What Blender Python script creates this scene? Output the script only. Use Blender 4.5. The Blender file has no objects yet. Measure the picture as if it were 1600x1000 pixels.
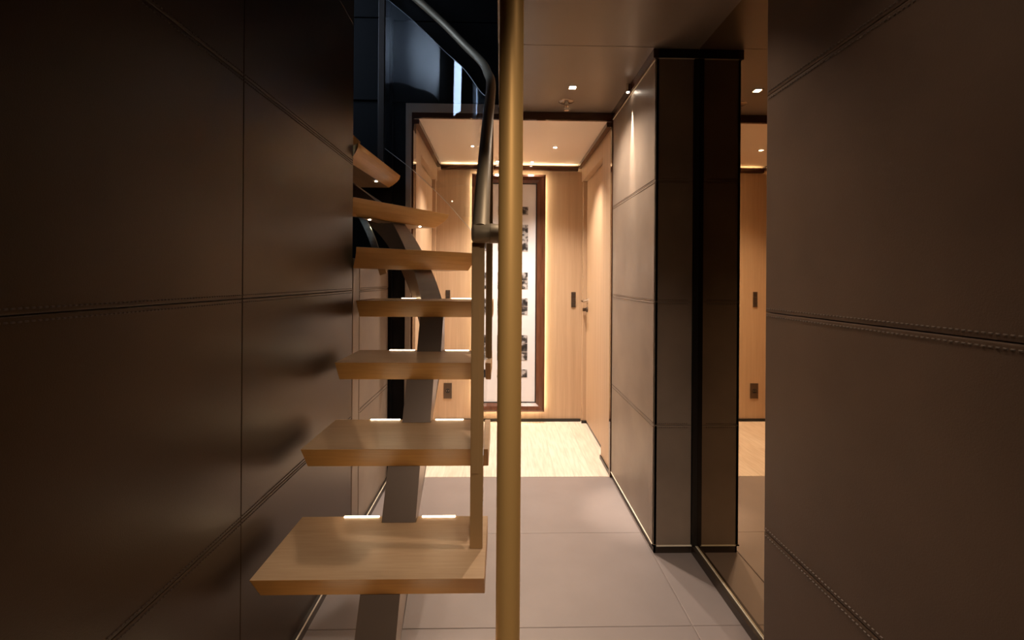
import bpy, bmesh, math, random
from mathutils import Vector, Matrix
random.seed(4)
S = bpy.context.scene
COL = S.collection
R = math.radians

# ---------------------------------------------------------------- camera, world, exposure
CH = 1.156                       # camera height above the floor; corridor runs along +Y
FPX = 720.0                      # focal length in pixels of a 1600 px wide frame
cd = bpy.data.cameras.new('camera'); cam = bpy.data.objects.new('camera', cd); COL.objects.link(cam)
cd.sensor_fit = 'HORIZONTAL'; cd.sensor_width = 36; cd.lens = 36*FPX/1600
cd.shift_x = 0.0; cd.shift_y = -(500-437)/1600
cd.clip_start = .02
cam.matrix_world = (Matrix.Translation((0, 0, CH)) @ Matrix.Rotation(R(-1.35), 4, 'Z')
                    @ Matrix.Rotation(R(90), 4, 'X') @ Matrix.Rotation(R(.38), 4, 'Z'))
S.camera = cam
S.view_settings.view_transform = 'Standard'; S.view_settings.look = 'None'
S.view_settings.gamma = 1; S.view_settings.use_curve_mapping = False
S.view_settings.exposure = 1.0
W = bpy.data.worlds.new('world'); S.world = W; W.use_nodes = True
W.node_tree.nodes['Background'].inputs[0].default_value = (1, .8, .62, 1)
W.node_tree.nodes['Background'].inputs[1].default_value = .02

WARM = (1, .83, .68)
WARM2 = (1, .87, .74)
def spot(name, loc, target, power, angle=90, blend=.6, size=.03, color=WARM):
    l = bpy.data.lights.new(name, 'SPOT'); l.energy = power; l.spot_size = R(angle); l.spot_blend = blend
    l.shadow_soft_size = size; l.color = color
    o = bpy.data.objects.new(name, l); COL.objects.link(o); o.location = loc
    o.rotation_euler = (Vector(target)-Vector(loc)).to_track_quat('-Z', 'Y').to_euler()
    return o
def area(name, loc, target, power, sx, sy, color=WARM):
    l = bpy.data.lights.new(name, 'AREA'); l.shape = 'RECTANGLE'; l.size = sx; l.size_y = sy; l.energy = power; l.color = color
    o = bpy.data.objects.new(name, l); COL.objects.link(o); o.location = loc
    o.rotation_euler = (Vector(target)-Vector(loc)).to_track_quat('-Z', 'Y').to_euler()
    return o
CEIL = CH+.983                    # corridor ceiling
WCEIL = CH+.94                   # ceiling of the oak lobby
spot('corridor_downlight_lamp', (.357, 2.337, CEIL-.012), (.357, 2.337, 0), 31, 132, 1.0, .008)
spot('middle_fill_lamp', (.357, 1.22, CEIL-.012), (.357, 1.22, 0), 12, 84, .8, .01)  # unseen lamp added to brighten the passage floor and treads
spot('wall_washer_lamp', (.634, 2.29, CEIL-.046), (.651, 2.29, CH+.35), 85, 19, 1.0, .002)
spot('near_fill_lamp', (.34, .60, CEIL-.012), (.3, .75, 0), 7, 84, .9, .03)  # added lamp out of view, lifts the near floor
spot('rear_fill_lamp', (.1, -.45, CEIL-.012), (-.08, .95, .35), 42, 62, .9, .04)  # added fill behind the camera, aimed forward to brighten the tread fronts
for x in (-.185, .375):
    spot('lobby_downlight_lamp', (x, 3.25, WCEIL-.012), (x, 3.12, 0), 54, 106, .9, .02, WARM2)
for x in (-.036, .24):
    spot('picture_downlight_lamp', (x, 3.68, WCEIL-.012), (x, 3.74, 0), 1.6, 100, .7, .015, WARM2)

# ---------------------------------------------------------------- materials
def mat(name, base=(.5, .5, .5), rough=.5, metal=0, **kw):
    m = bpy.data.materials.new(name); m.use_nodes = True
    b = m.node_tree.nodes['Principled BSDF']
    b.inputs['Base Color'].default_value = (*base, 1); b.inputs['Roughness'].default_value = rough
    b.inputs['Metallic'].default_value = metal
    for k, v in kw.items():
        b.inputs[k.replace('_', ' ')].default_value = v
    return m, m.node_tree, b
def noise(nt, scale, detail=4, vec=None, coord='Object', sc=(1, 1, 1)):
    tc = nt.nodes.new('ShaderNodeTexCoord'); mp = nt.nodes.new('ShaderNodeMapping')
    mp.inputs['Scale'].default_value = sc
    n = nt.nodes.new('ShaderNodeTexNoise'); n.inputs['Scale'].default_value = scale; n.inputs['Detail'].default_value = detail
    nt.links.new(tc.outputs[coord], mp.inputs[0]); nt.links.new(mp.outputs[0], n.inputs['Vector'])
    return n
def ramp(nt, src, stops):
    r = nt.nodes.new('ShaderNodeValToRGB'); nt.links.new(src, r.inputs[0])
    e = r.color_ramp.elements
    while len(e) < len(stops): e.new(.5)
    for i, (p, c) in enumerate(stops):
        e[i].position = p; e[i].color = (*c, 1)
    return r
def bump(nt, b, src, strength, dist):
    bp = nt.nodes.new('ShaderNodeBump'); bp.inputs['Strength'].default_value = strength; bp.inputs['Distance'].default_value = dist
    nt.links.new(src, bp.inputs['Height']); nt.links.new(bp.outputs[0], b.inputs['Normal'])
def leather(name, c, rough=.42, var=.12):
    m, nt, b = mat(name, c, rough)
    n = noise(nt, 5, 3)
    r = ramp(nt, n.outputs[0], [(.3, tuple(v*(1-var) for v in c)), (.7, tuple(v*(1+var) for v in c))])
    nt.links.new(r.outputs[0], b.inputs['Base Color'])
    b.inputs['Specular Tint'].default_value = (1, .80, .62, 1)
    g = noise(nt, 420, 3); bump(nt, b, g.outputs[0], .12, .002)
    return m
def wood(name, c1, c2, sc, rough=.4, scale=1.0):
    m, nt, b = mat(name, c1, rough)
    n = noise(nt, 9*scale, 6, sc=sc); n2 = noise(nt, 1.4, 2, sc=sc)
    mx = nt.nodes.new('ShaderNodeMath'); mx.operation = 'MULTIPLY_ADD'
    nt.links.new(n2.outputs[0], mx.inputs[0]); mx.inputs[1].default_value = .5
    mx2 = nt.nodes.new('ShaderNodeMath'); mx2.operation = 'MULTIPLY'; mx2.inputs[1].default_value = .5
    nt.links.new(n.outputs[0], mx2.inputs[0]); nt.links.new(mx2.outputs[0], mx.inputs[2])
    r = ramp(nt, mx.outputs[0], [(.33, c2), (.62, c1)])
    nt.links.new(r.outputs[0], b.inputs['Base Color'])
    bump(nt, b, n.outputs[0], .06, .001)
    return m
def emit(name, c, s):
    m = bpy.data.materials.new(name); m.use_nodes = True; nt = m.node_tree
    nt.nodes.clear(); e = nt.nodes.new('ShaderNodeEmission'); o = nt.nodes.new('ShaderNodeOutputMaterial')
    e.inputs[0].default_value = (*c, 1); e.inputs[1].default_value = s; nt.links.new(e.outputs[0], o.inputs[0])
    return m
M = {}
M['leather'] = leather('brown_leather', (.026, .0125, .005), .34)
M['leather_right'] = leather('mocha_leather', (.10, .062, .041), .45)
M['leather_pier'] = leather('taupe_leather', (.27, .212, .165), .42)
M['leather_floor'] = leather('mauve_floor_leather', (.265, .222, .208), .42, .05)
M['stitch'] = mat('stitch_thread', (.14, .10, .072), .5)[0]
M['stitch_dark'] = mat('dark_stitch_thread', (.05, .03, .02), .5)[0]
M['edge_glint'] = mat('glass_edge_glint', (.75, .78, .76), .25)[0]  # pale colour standing in for light caught on the glass rim
M['ceiling'] = leather('taupe_ceiling_panel', (.22, .172, .135), .28, .04)
M['black'] = mat('black_gap', (.010, .008, .007), .35)[0]
M['dark'] = mat('near_black_panel', (.007, .006, .0055), .45, 0, Specular_IOR_Level=.15)[0]
M['cornice'] = mat('dark_gloss_cornice', (.06, .022, .01), .08)[0]
M['base'] = mat('dark_bronze_plinth', (.06, .045, .035), .35, .4)[0]
M['gilt'] = mat('pale_brass_bead', (.95, .86, .68), .4, 0)[0]
M['brass'] = mat('satin_brass', (.80, .47, .15), .48, .42)[0]
M['bronze'] = mat('bronze_post', (.42, .25, .10), .45, .15)[0]
M['rail'] = mat('burnished_rail', (.35, .27, .17), .5, .5)[0]
M['beam'] = mat('dark_bronze_beam', (.24, .175, .13), .28, .5)[0]
M['flange'] = mat('polished_champagne_steel', (.75, .68, .52), .25, 1)[0]
M['tread'] = wood('tread_oak', (.54, .36, .205), (.45, .285, .155), (1, 14, 14), .38)
M['tread_edge'] = wood('tread_edge_oak', (.66, .35, .10), (.56, .28, .075), (1, 14, 14), .4)
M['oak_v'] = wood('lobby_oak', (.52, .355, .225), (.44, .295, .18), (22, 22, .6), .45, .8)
M['oak_ceiling'] = mat('lobby_ceiling_paint', (.92, .80, .69), .35)[0]
M['mahog'] = wood('mahogany_frame', (.15, .06, .032), (.09, .033, .016), (6, 6, .8), .22)
M['plate'] = mat('dark_bronze_plate', (.10, .07, .05), .35, .6)[0]
M['chrome'] = mat('chrome', (.7, .66, .6), .15, 1)[0]
M['mirror'] = mat('smoked_bronze_mirror', (.52, .40, .26), .015, 1)[0]
M['led'] = emit('led_strip', (1, .76, .48), 9)
M['led_soft'] = emit('picture_and_cove_led', (1, .82, .55), 16)
M['lamp'] = emit('lamp_lens', (1, .86, .70), 30)
M['paper'] = mat('white_board', (.80, .80, .84), .3)[0]
M['photo'] = mat('photo_print', (.12, .11, .11), .3)[0]
nt = M['photo'].node_tree; n = noise(nt, 28, 4)
r = ramp(nt, n.outputs[0], [(.40, (.03, .027, .027)), (.5, (.10, .09, .09)), (.62, (.5, .48, .48))])
nt.links.new(r.outputs[0], nt.nodes['Principled BSDF'].inputs['Base Color'])
m, nt, b = mat('oak_floor', (.8, .6, .4), .4)
tc = nt.nodes.new('ShaderNodeTexCoord'); mp = nt.nodes.new('ShaderNodeMapping'); mp.inputs['Rotation'].default_value = (0, 0, R(90))
bk = nt.nodes.new('ShaderNodeTexBrick'); bk.inputs['Scale'].default_value = 1
bk.inputs['Brick Width'].default_value = .9; bk.inputs['Row Height'].default_value = .11; bk.inputs['Mortar Size'].default_value = .0008
bk.inputs['Color1'].default_value = (.84, .72, .60, 1); bk.inputs['Color2'].default_value = (.78, .65, .53, 1); bk.inputs['Mortar'].default_value = (.6, .47, .36, 1)
nt.links.new(tc.outputs['Object'], mp.inputs[0]); nt.links.new(mp.outputs[0], bk.inputs['Vector'])
n = noise(nt, 6, 5, sc=(12, 1, 1)); r = ramp(nt, n.outputs[0], [(.35, (.82, .80, .78)), (.65, (1, 1, 1))])
mx = nt.nodes.new('ShaderNodeMixRGB'); mx.blend_type = 'MULTIPLY'; mx.inputs[0].default_value = 1
nt.links.new(bk.outputs[0], mx.inputs[1]); nt.links.new(r.outputs[0], mx.inputs[2]); nt.links.new(mx.outputs[0], b.inputs['Base Color'])
M['oak_floor'] = m
m, nt, b = mat('clear_glass', (.92, .95, .97), 0.0, 0, IOR=1.5, Transmission_Weight=1.0)
M['glass'] = m
M['sky'] = emit('daylight_pane', (.50, .68, 1), 7)
M['curtain'] = mat('dark_curtain', (.02, .018, .018), .8)[0]

# ---------------------------------------------------------------- mesh helpers
def box(bm, x0, x1, y0, y1, z0, z1):
    v = [bm.verts.new((x, y, z)) for x in (x0, x1) for y in (y0, y1) for z in (z0, z1)]
    for f in ((0, 1, 3, 2), (4, 6, 7, 5), (0, 4, 5, 1), (2, 3, 7, 6), (0, 2, 6, 4), (1, 5, 7, 3)):
        bm.faces.new([v[i] for i in f])
def loft(bm, rings, cap=True, closed=False):
    rr = [[bm.verts.new(p) for p in ring] for ring in rings]
    n = len(rr[0])
    prs = list(zip(rr, rr[1:])) + ([(rr[-1], rr[0])] if closed else [])
    for a, b_ in prs:
        for i in range(n):
            j = (i+1) % n
            bm.faces.new((a[i], a[j], b_[j], b_[i]))
    if cap and not closed:
        bm.faces.new(rr[0][::-1]); bm.faces.new(rr[-1])
def cyl(bm, p0, p1, r0, r1=None, n=24):
    r1 = r0 if r1 is None else r1
    p0, p1 = Vector(p0), Vector(p1); d = (p1-p0).normalized()
    u = d.orthogonal().normalized(); w = d.cross(u)
    loft(bm, [[p+r*(math.cos(a)*u+math.sin(a)*w) for a in [2*math.pi*k/n for k in range(n)]] for p, r in ((p0, r0), (p1, r1))])
def sweep(bm, pts, r, n=16, r0=None, L=.5):
    pts = [Vector(p) for p in pts]; rings = []
    for i, p in enumerate(pts):
        d = (pts[min(i+1, len(pts)-1)]-pts[max(i-1, 0)]).normalized()
        u = d.cross(Vector((0, 0, 1))).normalized(); w = u.cross(d)
        q = r if r0 is None else r+(r0-r)*max(0, 1-(p-pts[0]).length/L)
        rings.append([p+q*(math.cos(2*math.pi*k/n)*u+math.sin(2*math.pi*k/n)*w) for k in range(n)])
    loft(bm, rings)
def smooth_path(pts, k=8):
    pts = [Vector(p) for p in pts]; out = []
    P = [2*pts[0]-pts[1]]+pts+[2*pts[-1]-pts[-2]]
    for i in range(1, len(P)-2):
        a, b_, c, d = P[i-1:i+3]
        for j in range(k):
            t = j/k
            out.append(.5*((2*b_)+(c-a)*t+(2*a-5*b_+4*c-d)*t*t+(3*b_-a-3*c+d)*t**3))
    out.append(pts[-1]); return out
def obj(name, bm, m, parent=None, smooth=False, bevel=0, seg=2):
    bmesh.ops.recalc_face_normals(bm, faces=bm.faces)
    me = bpy.data.meshes.new(name); bm.to_mesh(me); bm.free()
    me.materials.append(M[m] if isinstance(m, str) else m)
    if smooth:
        for p in me.polygons: p.use_smooth = True
    o = bpy.data.objects.new(name, me); COL.objects.link(o)
    if parent: o.parent = parent
    if bevel:
        md = o.modifiers.new('bevel', 'BEVEL'); md.width = bevel; md.segments = seg; md.limit_method = 'ANGLE'
    if smooth:
        md = o.modifiers.new('edges', 'EDGE_SPLIT'); md.split_angle = R(40)
    return o
def struct(name, bm, m, parent=None, **kw):
    o = obj(name, bm, m, parent, **kw)
    if not parent: o['kind'] = 'structure'
    return o
def tag(o, label, cat, group=None):
    o['label'] = label; o['category'] = cat
    if group: o['group'] = group
    return o
def thing(name, label, cat, loc=(0, 0, 0), group=None):
    o = bpy.data.objects.new(name, None); COL.objects.link(o); o.location = loc; o.empty_display_size = .05
    return tag(o, label, cat, group)
def B(): return bmesh.new()

def panels(bm, axis, surf, sgn, rects, d=.012, e=.0035):
    """padded panels: axis 'x' -> face at x=surf looking towards sgn; rects (u0,u1,z0,z1)"""
    for (u0, u1, z0, z1) in rects:
        rings = []
        for off, ins in ((-d, 0), (-e, 0), (-e*.3, e*.4), (0, e*1.3)):
            s = surf+sgn*off
            q = [(u0+ins, z0+ins), (u1-ins, z0+ins), (u1-ins, z1-ins), (u0+ins, z1-ins)]
            rings.append([(s, u, z) if axis == 'x' else (u, s, z) if axis == 'y' else (u, z, s) for u, z in q])
        loft(bm, rings)
def stitches(bm, axis, surf, sgn, u0, u1, z, step=.009, ln=.006, w=.003, h=.002):
    """a row of raised thread stitches along u at height z"""
    k = u0+.01
    while k < u1-.01:
        a, b_ = k, k+ln
        q = [(a, z-w/2), (b_, z-w/2), (b_, z+w/2), (a, z+w/2)]
        f = lambda u, zz, s: (s, u, zz) if axis == 'x' else (u, s, zz)
        s0, s1 = surf-sgn*.001, surf+sgn*h
        loft(bm, [[f(u, zz, s0) for u, zz in q], [f((u-(a+b_)/2)*.7+(a+b_)/2, (zz-z)*.5+z, s1) for u, zz in q]])
        k += step

# ---------------------------------------------------------------- the setting
YB = -1.6                        # wall behind the camera
XL, XR = -.645, .651             # leather faces left and right
Y_END = 2.02                     # where the full-height left wall stops
Y_P = 2.70                       # plane of the lobby opening
Y_BACK = 3.76                    # oak back wall of the lobby
UP = CH+3.7                      # top of the stairwell
# floors
bm = B(); box(bm, -.80, 1.0, YB-.1, Y_P, -.06, -.004)
for x0, x1 in ((-.80, XR-.004), (XR-.001, 1.0)):
    for y0, y1 in ((YB-.1, -.75), (-.75, -.18), (-.18, .39), (.39, .96), (.96, 1.53), (1.53, 2.10), (2.10, Y_P)):
        panels(bm, 'z', 0, 1, [(x0, x1, y0+.0005, y1-.0005)], .005, .0022)
struct('floor', bm, 'leather_floor')
bm = B(); box(bm, -.80, 1.0, Y_P+.001, Y_BACK+.1, -.06, 0); struct('floor.001', bm, 'oak_floor')
# left wall, full height up to Y_END, low part behind the stairs
bm = B(); box(bm, XL-.10, XL-.012, YB, Y_END-.002, 0, UP)
zs = [.012, CH-.605, CH-.052, CH+.50, CH+1.1, CH+1.9, UP]
for (y0, y1) in ((YB, -.75), (-.75, .25), (.25, 1.165), (1.165, Y_END-.004)):
    panels(bm, 'x', XL, 1, [(y0+.0006, y1-.0006, a+.0006, b_-.0006) for a, b_ in zip(zs, zs[1:])], e=.0018)
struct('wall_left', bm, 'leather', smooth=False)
bm = B()
for z in zs[1:4]:
    for dz in (-.009, .009):
        stitches(bm, 'x', XL, 1, -.1, Y_END-.01, z+dz)
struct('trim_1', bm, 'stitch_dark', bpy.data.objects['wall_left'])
bm = B(); box(bm, XL-.10, XL-.012, Y_END, Y_P-.03, 0, CH+.09)
panels(bm, 'x', XL, 1, [(Y_END+.004, Y_END+.094, .012, CH+.09)]+[(Y_END+.098, Y_P-.05, a+.0006, b_-.0006) for a, b_ in zip(zs[:3]+[CH+.09], zs[1:3]+[CH+.09]) if b_ > a])
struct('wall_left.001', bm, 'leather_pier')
bm = B()
for z in zs[1:3]:
    for dz in (-.009, .009):
        stitches(bm, 'x', XL, 1, Y_END+.1, Y_P-.05, z+dz)
struct('trim_2', bm, 'stitch', bpy.data.objects['wall_left.001'])
# right near wall
RY = 1.12
bm = B(); box(bm, XR+.012, XR+.30, YB, RY, 0, CEIL)
zr = [.012, CH-.613, CH-.076, CH+.455, CH+.942]
for (y0, y1) in ((YB, -.6), (-.6, RY)):
    panels(bm, 'x', XR, -1, [(y0+.0006, y1-.0006, a+.0006, b_-.0006) for a, b_ in zip(zr, zr[1:])], e=.0022)
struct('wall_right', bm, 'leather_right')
bm = B()
for z in zr[1:4]:
    for dz in (-.009, .009):
        stitches(bm, 'x', XR, -1, -.1, RY, z+dz)
struct('trim_3', bm, 'stitch', bpy.data.objects['wall_right'])
# right pier beyond the mirror recess
PY = 1.936; XM = .833
bm = B(); box(bm, XR+.012, 1.0, PY+.012, Y_P-.012, 0, CEIL)
zp = [.036, CH-.613, CH-.089, CH+.424, CH+.940]
panels(bm, 'x', XR, -1, [(PY+.0, Y_P-.013, a+.0005, b_-.0005) for a, b_ in zip(zp, zp[1:])], e=.0015)
panels(bm, 'y', PY, -1, [(XR+.0, XM-.022, a+.0005, b_-.0005) for a, b_ in zip(zp, zp[1:])], e=.0015)
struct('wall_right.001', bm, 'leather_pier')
bm = B()
for z in zp[1:4]:
    for dz in (-.008, .008):
        stitches(bm, 'x', XR, -1, PY, Y_P-.02, z+dz)
        stitches(bm, 'y', PY, -1, XR, XM-.03, z+dz)
struct('trim_4', bm, 'stitch', bpy.data.objects['wall_right.001'])
# mirror backing wall
bm = B(); box(bm, XM+.006, 1.0, RY, PY+.012, 0, CEIL); struct('wall_right.002', bm, 'black')
# plinths and bead lines
bm = B()
box(bm, XR+.004, XR+.011, PY+.004, Y_P-.013, 0, .031); box(bm, XR+.004, XM-.02, PY+.004, PY+.011, 0, .031)
box(bm, XM-.018, XM+.005, RY, PY+.004, 0, .031)
struct('baseboard_right', bm, 'base')
bm = B()
box(bm, XR-.003, XR+.012, PY-.003, Y_P-.014, .0315, .0355); box(bm, XR-.003, XM-.018, PY-.003, PY+.012, .0315, .0355)
box(bm, XM-.004, XM-.001, RY+.001, PY-.003, .0315, .0355)
struct('trim_5', bm, 'gilt')
bm = B()
box(bm, XR-.003, XR+.012, PY-.003, Y_P-.014, CH+.940, CH+.943); box(bm, XR-.003, XM-.0, PY-.003, PY+.012, CH+.940, CH+.943)
struct('trim_6', bm, 'gilt')
bm = B()
box(bm, XR-.012, XR+.011, PY+.0, Y_P-.013, CH+.9435, CEIL-.0005); struct('trim_7', bm, 'cornice')
bm = B(); box(bm, XR+.012, XM, PY-.002, PY+.011, CH+.9435, CEIL-.0005); box(bm, XM-.02, XM+.0045, PY-.008, PY+.011, .036, CH+.9395)
struct('trim_8', bm, 'black')
bm = B(); box(bm, XR-.008, XR+.011, -1.5, RY, CH+.9435, CEIL-.0005); box(bm, XR+.0, XM, RY+.001, RY+.012, CH+.9435, CEIL-.0005)
struct('trim_9', bm, 'cornice')
bm = B(); box(bm, XL-.011, XL+.016, YB, Y_P-.03, 0, .030); struct('baseboard_left', bm, 'base')
bm = B(); box(bm, XL+.0145, XL+.018, YB, Y_P-.03, .0305, .0345); struct('trim_10', bm, 'gilt')
# ceiling: covers the passage, open over the stairs (x<-.02)
bm = B(); box(bm, -.02, 1.0, YB, Y_P-.001, CEIL+.004, CEIL+.25)
for y0, y1 in ((YB, -.8), (-.8, .1), (.1, 1.0), (1.0, 1.925), (1.925, Y_P-.002)):
    panels(bm, 'z', CEIL, -1, [(-.02, 1.0, y0+.0005, y1-.0005)], .005, .002)
box(bm, XL, -.021, YB, .35, CEIL, CEIL+.25)
struct('ceiling', bm, 'ceiling')
# rear wall, stairwell shell
bm = B(); box(bm, -.80, 1.0, YB-.1, YB, 0, CEIL); struct('wall_rear', bm, 'leather')
bm = B(); box(bm, -2.4, 1.0, Y_P+.001, Y_P+.08, CH+1.022, UP)          # dark wall over the lobby opening
box(bm, -2.4, XL+.012, Y_P-.03, Y_P+.08, 0, CH+1.5); box(bm, XL+.012, -.558, Y_P, Y_P+.08, 0, CH+1.03)
for z0, z1 in ((CH+1.024, CH+1.495), (CH+1.4985, CH+2.2), (CH+2.2035, UP)):
    panels(bm, 'y', Y_P-.011, -1, [(XL+.0, -.022, z0, z1)], .012, .003)
    panels(bm, 'y', Y_P-.04, -1, [(-2.3, XL, z0, z1)], .012, .003)
struct('wall_far', bm, 'dark')
bm = B(); box(bm, -.021, .0, .35, Y_P-.012, CEIL+.25, UP); struct('wall_stairwell', bm, 'dark')
bm = B(); box(bm, -2.5, .1, .25, Y_P+.1, UP, UP+.08); struct('ceiling.001', bm, 'dark')
bm = B(); box(bm, -2.5, XL-.10, .25, .35, CH, UP); struct('wall_stairwell.001', bm, mat('pale_grey_plaster', (.7, .72, .75), .6)[0])
WX = -2.2
bm = B(); wy0, wy1, wz0, wz1 = 1.62, 2.2, CH+1.62, CH+3.1
box(bm, WX-.1, WX, .35, wy0, CH-.6, UP); box(bm, WX-.1, WX, wy1, Y_P, CH-.6, UP)
box(bm, WX-.1, WX, wy0, wy1, CH-.6, wz0); box(bm, WX-.1, WX, wy0, wy1, wz1, UP)
struct('wall_stairwell.002', bm, 'dark')
bm = B(); box(bm, WX, XL-.10, .351, .375, CH-.6, CH+2.1); struct('stairwell_reflection_mask', bm, 'dark')  # unseen dark panel, height shaped to end the pale reflection in the stair glass
bm = B(); box(bm, WX, XL-.10, .376, Y_P-.03, CH-.7, CH-.6); struct('floor.002', bm, 'dark')
# stairwell window with daylight
w = B(); box(w, WX-.06, WX-.02, wy0+.0, wy0+.04, wz0, wz1); box(w, WX-.06, WX-.02, wy1-.04, wy1, wz0, wz1)
box(w, WX-.06, WX-.02, wy0+.04, wy1-.04, wz0, wz0+.04); box(w, WX-.06, WX-.02, wy0+.04, wy1-.04, wz1-.04, wz1)
wo = struct('window_1', w, 'base')
bm = B(); box(bm, WX-.05, WX-.04, wy0+.04, wy1-.04, wz0+.04, wz1-.04); obj('window_pane', bm, 'sky', wo)

spot('stairwell_wall_fill', (-2.12, 1.15, CH+2.5), (-1.85, .35, CH+2.5), 48, 60, .8, .1, (.62, .78, 1))  # added spot brightening the unseen end wall that the stair glass reflects
# lobby: oak walls
XLL, XLR = -.52, .655
bm = B(); box(bm, -.8, 1.0, Y_BACK, Y_BACK+.1, 0, CH+1.1)
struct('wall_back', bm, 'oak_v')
bm = B()   # right side: pilaster, door bay, corner post
box(bm, XLR, 1.0, Y_P+.006, 2.98, 0, CH+1.1)
box(bm, XLR+.05, 1.0, 2.98, Y_BACK, 0, CH+1.1)
box(bm, XLR+.0, XLR+.05, 2.98, Y_BACK, CH+.80, CH+1.1)
box(bm, XLR+.008, XLR+.05, Y_BACK-.045, Y_BACK, 0, CH+.80)
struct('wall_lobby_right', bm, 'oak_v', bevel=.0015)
bm = B()
box(bm, -.8, XLL, Y_P+.081, 2.98, 0, CH+1.1)
box(bm, -.8, XLL-.05, 2.98, Y_BACK, 0, CH+1.1)
box(bm, XLL-.05, XLL, 2.98, Y_BACK, CH+.80, CH+1.1)
box(bm, XLL-.05, XLL-.008, Y_BACK-.045, Y_BACK, 0, CH+.80)
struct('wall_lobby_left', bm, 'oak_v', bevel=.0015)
bm = B(); box(bm, XLL-.02, XLR+.03, Y_P+.013, Y_BACK, WCEIL+.0, WCEIL+.06)
struct('ceiling.002', bm, 'oak_ceiling')
bm = B()   # dark glossy cornice between lobby ceiling and walls
box(bm, XLL+.001, XLL+.034, Y_P+.02, Y_BACK-.001, WCEIL-.030, WCEIL-.0005)
box(bm, XLR-.034, XLR-.001, Y_P+.02, Y_BACK-.001, WCEIL-.030, WCEIL-.0005)
box(bm, XLL+.034, XLR-.034, Y_BACK-.034, Y_BACK-.028, WCEIL-.052, WCEIL-.014)
box(bm, XLL+.034, XLR-.034, Y_BACK-.028, Y_BACK-.001, WCEIL-.052, WCEIL-.046)
struct('trim_11', bm, 'cornice', bevel=.003)
bm = B(); box(bm, XLL+.05, XLR-.05, Y_BACK-.018, Y_BACK-.010, WCEIL-.0455, WCEIL-.036); struct('cove_glow_strip', bm, 'led_soft')  # glowing strip added behind the cornice lip to brighten the lobby ceiling
bm = B()
box(bm, XLL+.0, XLR-.0, Y_BACK-.010, Y_BACK-.0005, 0, .022)
box(bm, XLR+.040, XLR+.0495, 2.981, Y_BACK-.046, 0, .022); box(bm, XLR-.008, XLR-.0005, Y_P+.02, 2.98, 0, .022)
box(bm, XLR-.0, XLR+.045, Y_BACK-.055, Y_BACK-.0455, 0, .022)
box(bm, XLL-.0495, XLL-.040, 2.981, Y_BACK-.046, 0, .022); box(bm, XLL+.0005, XLL+.008, Y_P+.081, 2.98, 0, .022)
struct('baseboard_back', bm, 'black')
# opening frame: black liner, pale outer bead at left and over the opening
bm = B()
box(bm, XLR-.010, XLR+.003, Y_P-.012, Y_P+.02, 0, WCEIL+.025); box(bm, XLL-.004, XLL+.006, Y_P-.006, Y_P+.08, 0, WCEIL+.01)
box(bm, XLL-.004, XLR+.003, Y_P-.008, Y_P+.012, WCEIL-.002, CEIL+.004)
struct('trim_12', bm, 'cornice')
bm = B(); box(bm, -.558, XLL-.005, Y_P-.014, Y_P+.08, 0, CH+1.02); box(bm, XLL-.005, -.022, Y_P-.014, Y_P+.079, WCEIL+.028, CH+1.02)
struct('trim_13', bm, mat('champagne_frame', (.42, .33, .25), .4, .3)[0], bevel=.002)
# doors in the lobby side bays
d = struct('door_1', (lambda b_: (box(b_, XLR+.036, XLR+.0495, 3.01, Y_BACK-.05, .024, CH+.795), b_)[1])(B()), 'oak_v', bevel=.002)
h = B(); cyl(h, (XLR+.036, 3.66, CH-.165), (XLR+.028, 3.66, CH-.165), .022); cyl(h, (XLR+.03, 3.66, CH-.165), (XLR-.012, 3.66, CH-.165), .008)
sweep(h, smooth_path([(XLR-.012, 3.667, CH-.165), (XLR-.014, 3.64, CH-.165), (XLR-.012, 3.56, CH-.168)], 5), .008)
obj('door_handle', h, 'chrome', d, smooth=True)
h = B(); cyl(h, (XLR+.036, 3.66, CH-.235), (XLR+.024, 3.66, CH-.235), .020); box(h, XLR-.004, XLR+.024, 3.655, 3.665, CH-.248, CH-.222)
obj('door_lock', h, 'plate', d)
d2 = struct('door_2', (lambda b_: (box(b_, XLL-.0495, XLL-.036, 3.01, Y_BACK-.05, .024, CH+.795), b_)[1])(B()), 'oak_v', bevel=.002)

# ---------------------------------------------------------------- smoked mirror
mo = thing('wall_mirror', 'tall smoked bronze mirror filling the recess between the leather pier and the near right wall', 'mirror', (XM, (RY+PY)/2, .036))
def local(bm, o):
    bmesh.ops.translate(bm, verts=bm.verts, vec=-Vector(o.location)); return bm
bm = B(); box(bm, XM, XM+.005, RY+.001, PY-.009, .036, CEIL-.001); obj('mirror_glass', local(bm, mo), 'mirror', mo)

# ---------------------------------------------------------------- lights set in the ceilings
def downlight(x, y, z, s, label, group=None):
    t = thing('ceiling_downlight', label, 'light', (x, y, z), group)
    bm = B(); k = s+.006
    for a in ((-k, k, -k, -s), (-k, k, s, k), (-k, -s, -s, s), (s, k, -s, s)):
        box(bm, a[0], a[1], a[2], a[3], -.005, -.0005)
    obj('light_frame', bm, 'chrome', t)
    bm = B(); box(bm, -s, s, -s, s, -.003, -.0005); obj('light_lens', bm, 'lamp', t)
    return t
downlight(.357, 2.337, CEIL, .016, 'small square downlight in the taupe passage ceiling, just before the sprinkler')
downlight(.375, 3.25, WCEIL, .012, 'tiny downlight in the oak lobby ceiling, right of the brass pole')
downlight(-.185, 3.25, WCEIL, .012, 'tiny downlight in the oak lobby ceiling, left of the brass pole beside the handrail')
downlight(.24, 3.66, WCEIL, .010, 'tiny downlight close above the right end of the framed picture')
downlight(-.036, 3.66, WCEIL, .010, 'tiny downlight close above the left end of the framed picture')
t = thing('wall_washer', 'small spotlight on the passage ceiling grazing the leather pier', 'light', (.628, 2.29, CEIL))
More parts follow.
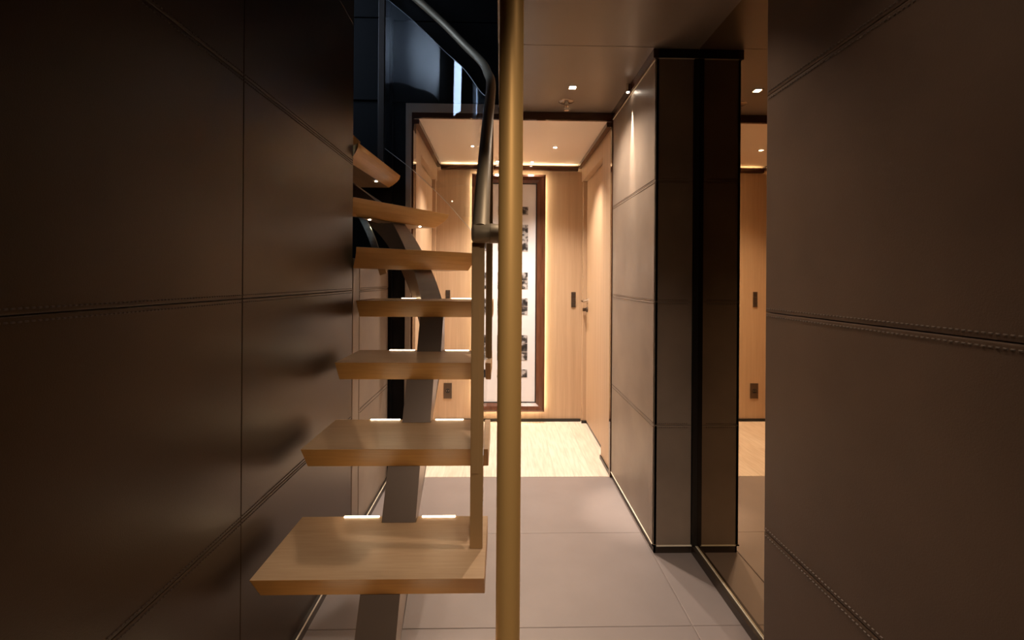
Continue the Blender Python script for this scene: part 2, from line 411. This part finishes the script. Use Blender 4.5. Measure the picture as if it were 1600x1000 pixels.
bm = B(); cyl(bm, (0, 0, 0), (0, 0, -.042), .010); obj('lamp_body', bm, 'chrome', t, smooth=True)
bm = B(); cyl(bm, (0, 0, -.042), (0, 0, -.044), .007); obj('light_lens', bm, 'lamp', t)
# sprinkler
t = thing('fire_sprinkler', 'chrome pendent sprinkler head with round cover plate on the passage ceiling', 'sprinkler', (.353, 2.53, CEIL))
bm = B(); cyl(bm, (0, 0, -.0005), (0, 0, -.004), .042, .036, 32); obj('cover_plate', bm, mat('sprinkler_plate', (.30, .22, .16), .2, .7)[0], t, smooth=True)
bm = B(); cyl(bm, (0, 0, -.004), (0, 0, -.022), .013, .010); cyl(bm, (0, 0, -.022), (0, 0, -.027), .015, .015, 6); obj('sprinkler_body', bm, 'chrome', t)
bm = B()
for s in (-1, 1): sweep(bm, smooth_path([(s*.008, 0, -.026), (s*.013, 0, -.036), (s*.003, 0, -.048)], 4), .0022, 8)
cyl(bm, (0, 0, -.028), (0, 0, -.047), .003)
obj('sprinkler_frame', bm, 'chrome', t, smooth=True)
bm = B()
for k in range(12):
    a = 2*math.pi*k/12; u = Vector((math.cos(a), math.sin(a), 0)); v = Vector((-u.y, u.x, 0))*.0022
    loft(bm, [[u*.002-v+Vector((0, 0, -.048)), u*.014-v+Vector((0, 0, -.048)), u*.014+v+Vector((0, 0, -.048)), u*.002+v+Vector((0, 0, -.048))],
              [u*.002-v+Vector((0, 0, -.0495)), u*.014-v+Vector((0, 0, -.0495)), u*.014+v+Vector((0, 0, -.0495)), u*.002+v+Vector((0, 0, -.0495))]])
cyl(bm, (0, 0, -.0475), (0, 0, -.050), .007)
obj('deflector', bm, 'chrome', t)

# ---------------------------------------------------------------- framed picture, backlit, on the oak back wall
PX0, PX1, PZ0, PZ1 = -.21, .353, CH-1.06, CH+.845
YF = Y_BACK-.066
t = thing('framed_picture', 'tall backlit picture in a mahogany frame on the oak back wall', 'picture', ((PX0+PX1)/2, YF, PZ0))
fw = .068
bm = B()   # mitred frame with a stepped profile
prof = [(0, .035), (0, .0), (.018, -.012), (.045, -.004), (fw, .012), (fw, .035)]
cx, cz = (PX0+PX1)/2, (PZ0+PZ1)/2
rings = []
for sx, sz in ((-1, -1), (1, -1), (1, 1), (-1, 1)):
    xx = PX0 if sx < 0 else PX1; zz = PZ0 if sz < 0 else PZ1
    rings.append([(xx-sx*a, YF+y, zz-sz*a) for a, y in prof])
loft(bm, rings, closed=True)
obj('picture_frame', local(bm, t), 'mahog', t)
bm = B(); box(bm, PX0+fw, PX1-fw, YF+.018, YF+.024, PZ0+fw, PZ1-fw)
obj('mount_board', local(bm, t), 'paper', t)
bm = B()
for a in ((PX0+fw, PX1-fw, PZ0+fw, PZ0+fw+.008), (PX0+fw, PX1-fw, PZ1-fw-.008, PZ1-fw), (PX0+fw, PX0+fw+.008, PZ0+fw+.008, PZ1-fw-.008), (PX1-fw-.008, PX1-fw, PZ0+fw+.008, PZ1-fw-.008)):
    box(bm, a[0], a[1], YF+.012, YF+.018, a[2], a[3])
obj('inner_slip', local(bm, t), 'black', t)
for i, (z0, z1) in enumerate(((CH+.225, CH+.59), (CH-.285, CH+.06), (CH-.79, CH-.445))):
    bm = B(); n_ = 5
    for k in range(n_):
        a = z0+(z1-z0)*k/n_; b_ = z0+(z1-z0)*(k+1)/n_
        for c_ in range(3):
            xx = -.028+c_*.082
            if (k+c_*2+i) % 4 == 3: continue
            box(bm, xx, xx+.078, YF+.0155, YF+.0178, a+.004, b_-.002)
    obj('photo_print', local(bm, t), 'photo', t)
bm = B(); g = .010
box(bm, PX0+g, PX0+g+.008, Y_BACK-.026, Y_BACK-.018, PZ0+g, PZ1-g); box(bm, PX1-g-.008, PX1-g, Y_BACK-.026, Y_BACK-.018, PZ0+g, PZ1-g)
box(bm, PX0+g, PX1-g, Y_BACK-.026, Y_BACK-.018, PZ0+g, PZ0+g+.008); box(bm, PX0+g, PX1-g, Y_BACK-.026, Y_BACK-.018, PZ1-g-.008, PZ1-g)
obj('backlight', local(bm, t), 'led_soft', t)
bm = B(); box(bm, PX0+.08, PX1-.08, YF+.024, Y_BACK-.0005, PZ0+.09, PZ1-.09); obj('backing_board', local(bm, t), 'black', t)

# wall plates
def plate(kind, x, z, w_, h_, label, cat):
    t = thing(kind, label, cat, (x, Y_BACK, z))
    bm = B(); box(bm, -w_/2, w_/2, -.008, -.0005, -h_/2, h_/2); obj('cover_plate', bm, 'plate', t, bevel=.002)
    if kind == 'light_switch':
        for k in (-1, 0, 1):
            bm = B(); box(bm, -w_/2+.006, w_/2-.006, -.011, -.008, k*h_*.3-h_*.12, k*h_*.3+h_*.12); obj('switch_key', bm, 'base', t, bevel=.001)
    else:
        bm = B(); cyl(bm, (0, -.0095, -.0), (0, -.008, 0), .019); obj('socket_well', bm, 'black', t)
        bm = B(); cyl(bm, (-.009, -.0105, 0), (-.009, -.009, 0), .003); cyl(bm, (.009, -.0105, 0), (.009, -.009, 0), .003); obj('socket_pin', bm, 'chrome', t)
plate('light_switch', .592, CH-.160, .036, .125, 'narrow dark switch plate on the oak wall right of the picture', 'switch')
plate('light_switch', -.432, CH-.150, .036, .125, 'narrow dark switch plate on the oak wall left of the picture, seen between the treads', 'switch')
plate('wall_socket', -.428, CH-.905, .066, .125, 'dark square wall socket low on the oak wall, seen between the treads', 'socket')

# ---------------------------------------------------------------- staircase
st = thing('staircase', 'open staircase of pale oak treads on a dark bronze spine beam turning left upward', 'staircase', (-.3, 1.2, 0))
def stl(bm): return local(bm, st)
T0Y, GO, RISE, TD, TT = 1.115, .279, .2102, .297, .072
TX0, TX1 = -.598, -.036
SC = -.300; SW = .05
def treads():
    out = []
    for i in range(-1, 4):
        y = T0Y+i*GO; z = CH-.7229+i*RISE
        if i == 3: y = 1.95; z = CH-.092
        x0, x1 = TX0, TX1
        yb = y+TD
        top = [(x0, y), (x1, y), (x1, yb), (SC+SW+.001, yb), (SC+SW+.001, yb-.036), (SC-SW-.001, yb-.036), (SC-SW-.001, yb), (x0, yb)]
        if i == 3: top = [(x0-.012, y), (x1, y), (x1, yb-.02), (x0-.012, yb-.05)]
        bot = [(p[0], p[1]+(.053 if k < 2 else 0)) for k, p in enumerate(top)]
        out.append((top, bot, z, TT, yb))
    wl = [([(-.614, 1.964), (-.13, 2.37), (-.32, 2.60), (-.632, 2.14)], .135, (-.64, .77)),
          ([(-.655, 2.045), (-.29, 2.565), (-.55, 2.655), (-.662, 2.10)], .36, (-.92, .39)),
          ([(-.618, 2.0), (-.575, 2.625), (-.90, 2.635), (-.90, 2.10), (-.66, 2.05)], .585, (-1, 0)),
          ([(-.80, 2.06), (-.80, 2.63), (-1.12, 2.63), (-1.12, 2.06)], .775, (-1, 0))]
    for top, z, (hx, hy) in wl:
        ek = .015 if z < .2 else .06
        # front edge undercut, right end pulled in too
        bot = list(top); bot[0] = (top[0][0]+hx*.045, top[0][1]+hy*.045+.012)
        ex = Vector(top[0])-Vector(top[1]); ex.normalize()
        bot[1] = (top[1][0]+hx*.045+ex.x*ek, top[1][1]+hy*.045+ex.y*ek)
        bot[2] = (top[2][0]+ex.x*ek, top[2][1]+ex.y*ek)
        out.append((top, bot, CH+z, .090 if z < .2 else .080, None))
    return out
for i, (top, bot, z, th, yb) in enumerate(treads()):
    bm = B()
    steps = [(0, 0)] + ([(t_, 1-math.cos(t_*math.pi/2)) for t_ in (.25, .5, .75)] if i > 4 else []) + [(1, 1)]
    loft(bm, [[(p[0]*(1-f)+q[0]*f, p[1]*(1-f)+q[1]*f, z-th*t_) for p, q in zip(top, bot)] for t_, f in steps])
    o = obj('tread', bm, 'tread', None, bevel=.002)
    o.data.materials.append(M['tread_edge'])
    for f in o.data.polygons:
        if abs(f.normal.z) < .93: f.material_index = 1
    # own orientation so the grain runs along the tread
    a, b_ = Vector(top[0]), Vector(top[1]); ang = math.atan2(b_.y-a.y, b_.x-a.x)
    Mx = Matrix.Translation((a.x, a.y, z)) @ Matrix.Rotation(ang, 4, 'Z')
    o.data.transform(Mx.inverted()); o.matrix_world = Mx
    o.parent = st; o.matrix_parent_inverse = Matrix.Translation(-Vector(st.location))
    if i <= 4:
        TDi = TD-.045 if i == 4 else TD
        for (xa, xb) in ((-.47, -.365), (-.235, -.135)):
            s = B(); box(s, xa-a.x, xb-a.x, TDi-.007, TDi-.001, .0, .002); obj('led_strip', s, 'led', o)
    if 1 <= i < 4:
        for (xa, xb) in ((-.47, -.37), (-.23, -.13)):
            s = B(); box(s, xa-a.x, xb-a.x, .075, .085, -th-.003, -th+.001); obj('led_strip', s, 'led', o)
    if i in (6, 7):
        pts = [(.14, .06), (.47, .06)] if i == 6 else [(.40, .06)]
        for (xx, yy) in pts:
            s = B(); cyl(s, (xx, yy, -th-.002), (xx, yy, -th+.001), .006, n=12); obj('led_dot', s, 'lamp', o)
# spine beam
bm = B()
sec = []   # (x, y, ztop, zbot, heading)
for i in range(-1, 3):
    y = T0Y+i*GO; z = CH-.7229+i*RISE
    if i == -1:
        sec.append((y+.03, max(z-TT, .01), .0)); 
    sec += [(y+.053, z-TT), (y+.2615, z-TT), (y+.2616, z), (y+.333, z+RISE-TT)]
pts = []
for s in sec:
    y, zt = s[0], s[1]
    zb = max(0, CH-.7229-.072-.13+(y-(T0Y+.053))*RISE/GO)
    pts.append(((SC, y), (0, 1), zt, zb))
cur = smooth_path([(-.300, 2.05, -.166), (-.315, 2.14, -.12), (-.375, 2.24, .03), (-.48, 2.335, .22), (-.60, 2.39, .37), (-.76, 2.41, .49), (-1.0, 2.41, .68)], 6)
for i, p in enumerate(cur):
    d_ = (cur[min(i+1, len(cur)-1)]-cur[max(i-1, 0)]); d_.z = 0; d_.normalize()
    if i == 0: d_ = Vector((0, 1, 0))
    pts.append(((p.x, p.y), (d_.x, d_.y), CH+p.z, CH+p.z-.15))
rings = []
for (x, y), (dx, dy), zt, zb in pts:
    nx, ny = dy, -dx
    rings.append([(x-nx*SW, y-ny*SW, zt), (x+nx*SW, y+ny*SW, zt), (x+nx*SW, y+ny*SW, zb), (x-nx*SW, y-ny*SW, zb)])
loft(bm, rings)
obj('spine_beam', stl(bm), 'beam', st, bevel=.0015)
# pale polished flange bar curving up on the inner side
fp = smooth_path([(-.55, 2.16, .02), (-.585, 2.18, .12), (-.64, 2.22, .24), (-.72, 2.27, .35), (-.86, 2.30, .46)], 6)
bm = B(); rings = []
for i, p in enumerate(fp):
    d_ = (fp[min(i+1, len(fp)-1)]-fp[max(i-1, 0)]).normalized()
    s_ = d_.cross(Vector((0, -1, 0))).normalized(); q = Vector((p.x, p.y, CH+p.z))
    n_ = Vector((0, -1, 0))
    rings.append([q+s_*.016, q-s_*.016, q-s_*.016-n_*.01, q+s_*.016-n_*.01])
loft(bm, rings); o = obj('flange_bar', stl(bm), 'flange', st, bevel=.001); o['label'] = 'pale polished steel bar'

# ---------------------------------------------------------------- railing
ra = thing('stair_railing', 'bronze stair railing with round handrail, flat posts and clear glass infill', 'railing', (-.06, 1.25, CH-.72))
def rl(bm): return local(bm, ra)
PXC = -.0625
rail_pts = [(PXC+.007, 1.222, CH+.130), (PXC+.007, 1.40, CH+.31), (PXC+.008, 1.7, CH+.57), (PXC+.012, 2.03, CH+.857), (-.070, 2.22, CH+.99), (-.108, 2.40, CH+1.13),
            (-.21, 2.53, CH+1.285), (-.33, 2.60, CH+1.435), (-.50, 2.635, CH+1.60), (-.66, 2.64, CH+1.735), (-.85, 2.64, CH+1.90), (-1.1, 2.64, CH+2.11)]
bm = B(); sweep(bm, smooth_path(rail_pts, 8), .021, 20, .0235, .5); hr = obj('handrail', rl(bm), 'rail', ra, smooth=True)
bm = B(); n_ = 28; rings = []
for x, r_ in ((-.079, .017), (-.076, .0225), (-.069, .0255), (-.0305, .0265), (-.0300, .0257), (-.0290, .0257), (-.0285, .0265), (-.009, .0255), (-.002, .0225), (.0, .017)):
    rings.append([(x, 1.222+r_*math.cos(2*math.pi*k/n_), CH+.122+r_*math.sin(2*math.pi*k/n_)) for k in range(n_)])
loft(bm, rings); obj('handrail_end', rl(bm), 'rail', hr, smooth=True)
def post(x, y, z0, z1, w_=.034, dp=.014, m='bronze'):
    bm = B(); box(bm, x-w_/2, x+w_/2, y-dp/2, y+dp/2, z0, z1); return obj('post', rl(bm), m, ra, bevel=.0012)
p = post(PXC, 1.245, CH-.7225, CH+.10)
bm = B(); box(bm, PXC-.013, PXC+.004, 1.235, 1.2378, CH-.52, CH+.09); obj('glass_clamp', rl(bm), 'bronze', p)
post(PXC+.012, 1.78, CH-.3013, CH+.625)
post(-.69, 2.645, CH+.566, CH+1.74, m='base')
# clear glass following the stair line
gl = [(PXC+.012, 1.27, .085, -.62), (PXC+.012, 1.5, .285, -.42), (PXC+.014, 1.77, .52, -.20), (PXC+.016, 2.03, .765, .02), (-.062, 2.22, .87, .12),
      (-.115, 2.42, .985, .21), (-.21, 2.53, 1.15, .32), (-.33, 2.60, 1.285, .455), (-.50, 2.635, 1.46, .615), (-.668, 2.645, 1.60, .745)]
A = smooth_path([(g_[0], g_[1], CH+g_[2]) for g_ in gl], 6); Bt = smooth_path([(g_[0], g_[1], CH+g_[3]) for g_ in gl], 6)
bm = B(); rings = []
for i in range(len(A)):
    d_ = A[min(i+1, len(A)-1)]-A[max(i-1, 0)]; d_.z = 0; d_.normalize(); n2 = Vector((-d_.y, d_.x, 0))*.005
    a_, b_ = A[i], Vector((A[i].x, A[i].y, Bt[i].z))
    rings.append([a_+n2, a_-n2, b_-n2, b_+n2])
loft(bm, rings); gp = obj('glass_panel', rl(bm), 'glass', ra, smooth=True)
for P_, dz in ((A, .001), (Bt, -.001)):  # pale tubes paint the glint along the top and bottom glass edges
    bm = B(); sweep(bm, [(a_.x, a_.y, b_.z+dz) for a_, b_ in list(zip(A, P_))[20:]], .0016, 6)
    obj('painted_edge_glint', rl(bm), 'edge_glint', gp)

# ---------------------------------------------------------------- brass pole
t = thing('support_pole', 'round satin brass pole standing floor to ceiling before the staircase', 'pole', (.0165, .86, 0))
bm = B(); cyl(bm, (0, 0, .012), (0, 0, CEIL-.012), .0225, n=48); obj('tube', bm, 'brass', t, smooth=True)
for z0, z1, nm in ((.0005, .012, 'base_flange'), (CEIL-.012, CEIL-.0005, 'top_flange')):
    bm = B(); cyl(bm, (0, 0, z0), (0, 0, z1), .036, n=48); obj(nm, bm, 'brass', t, smooth=True)
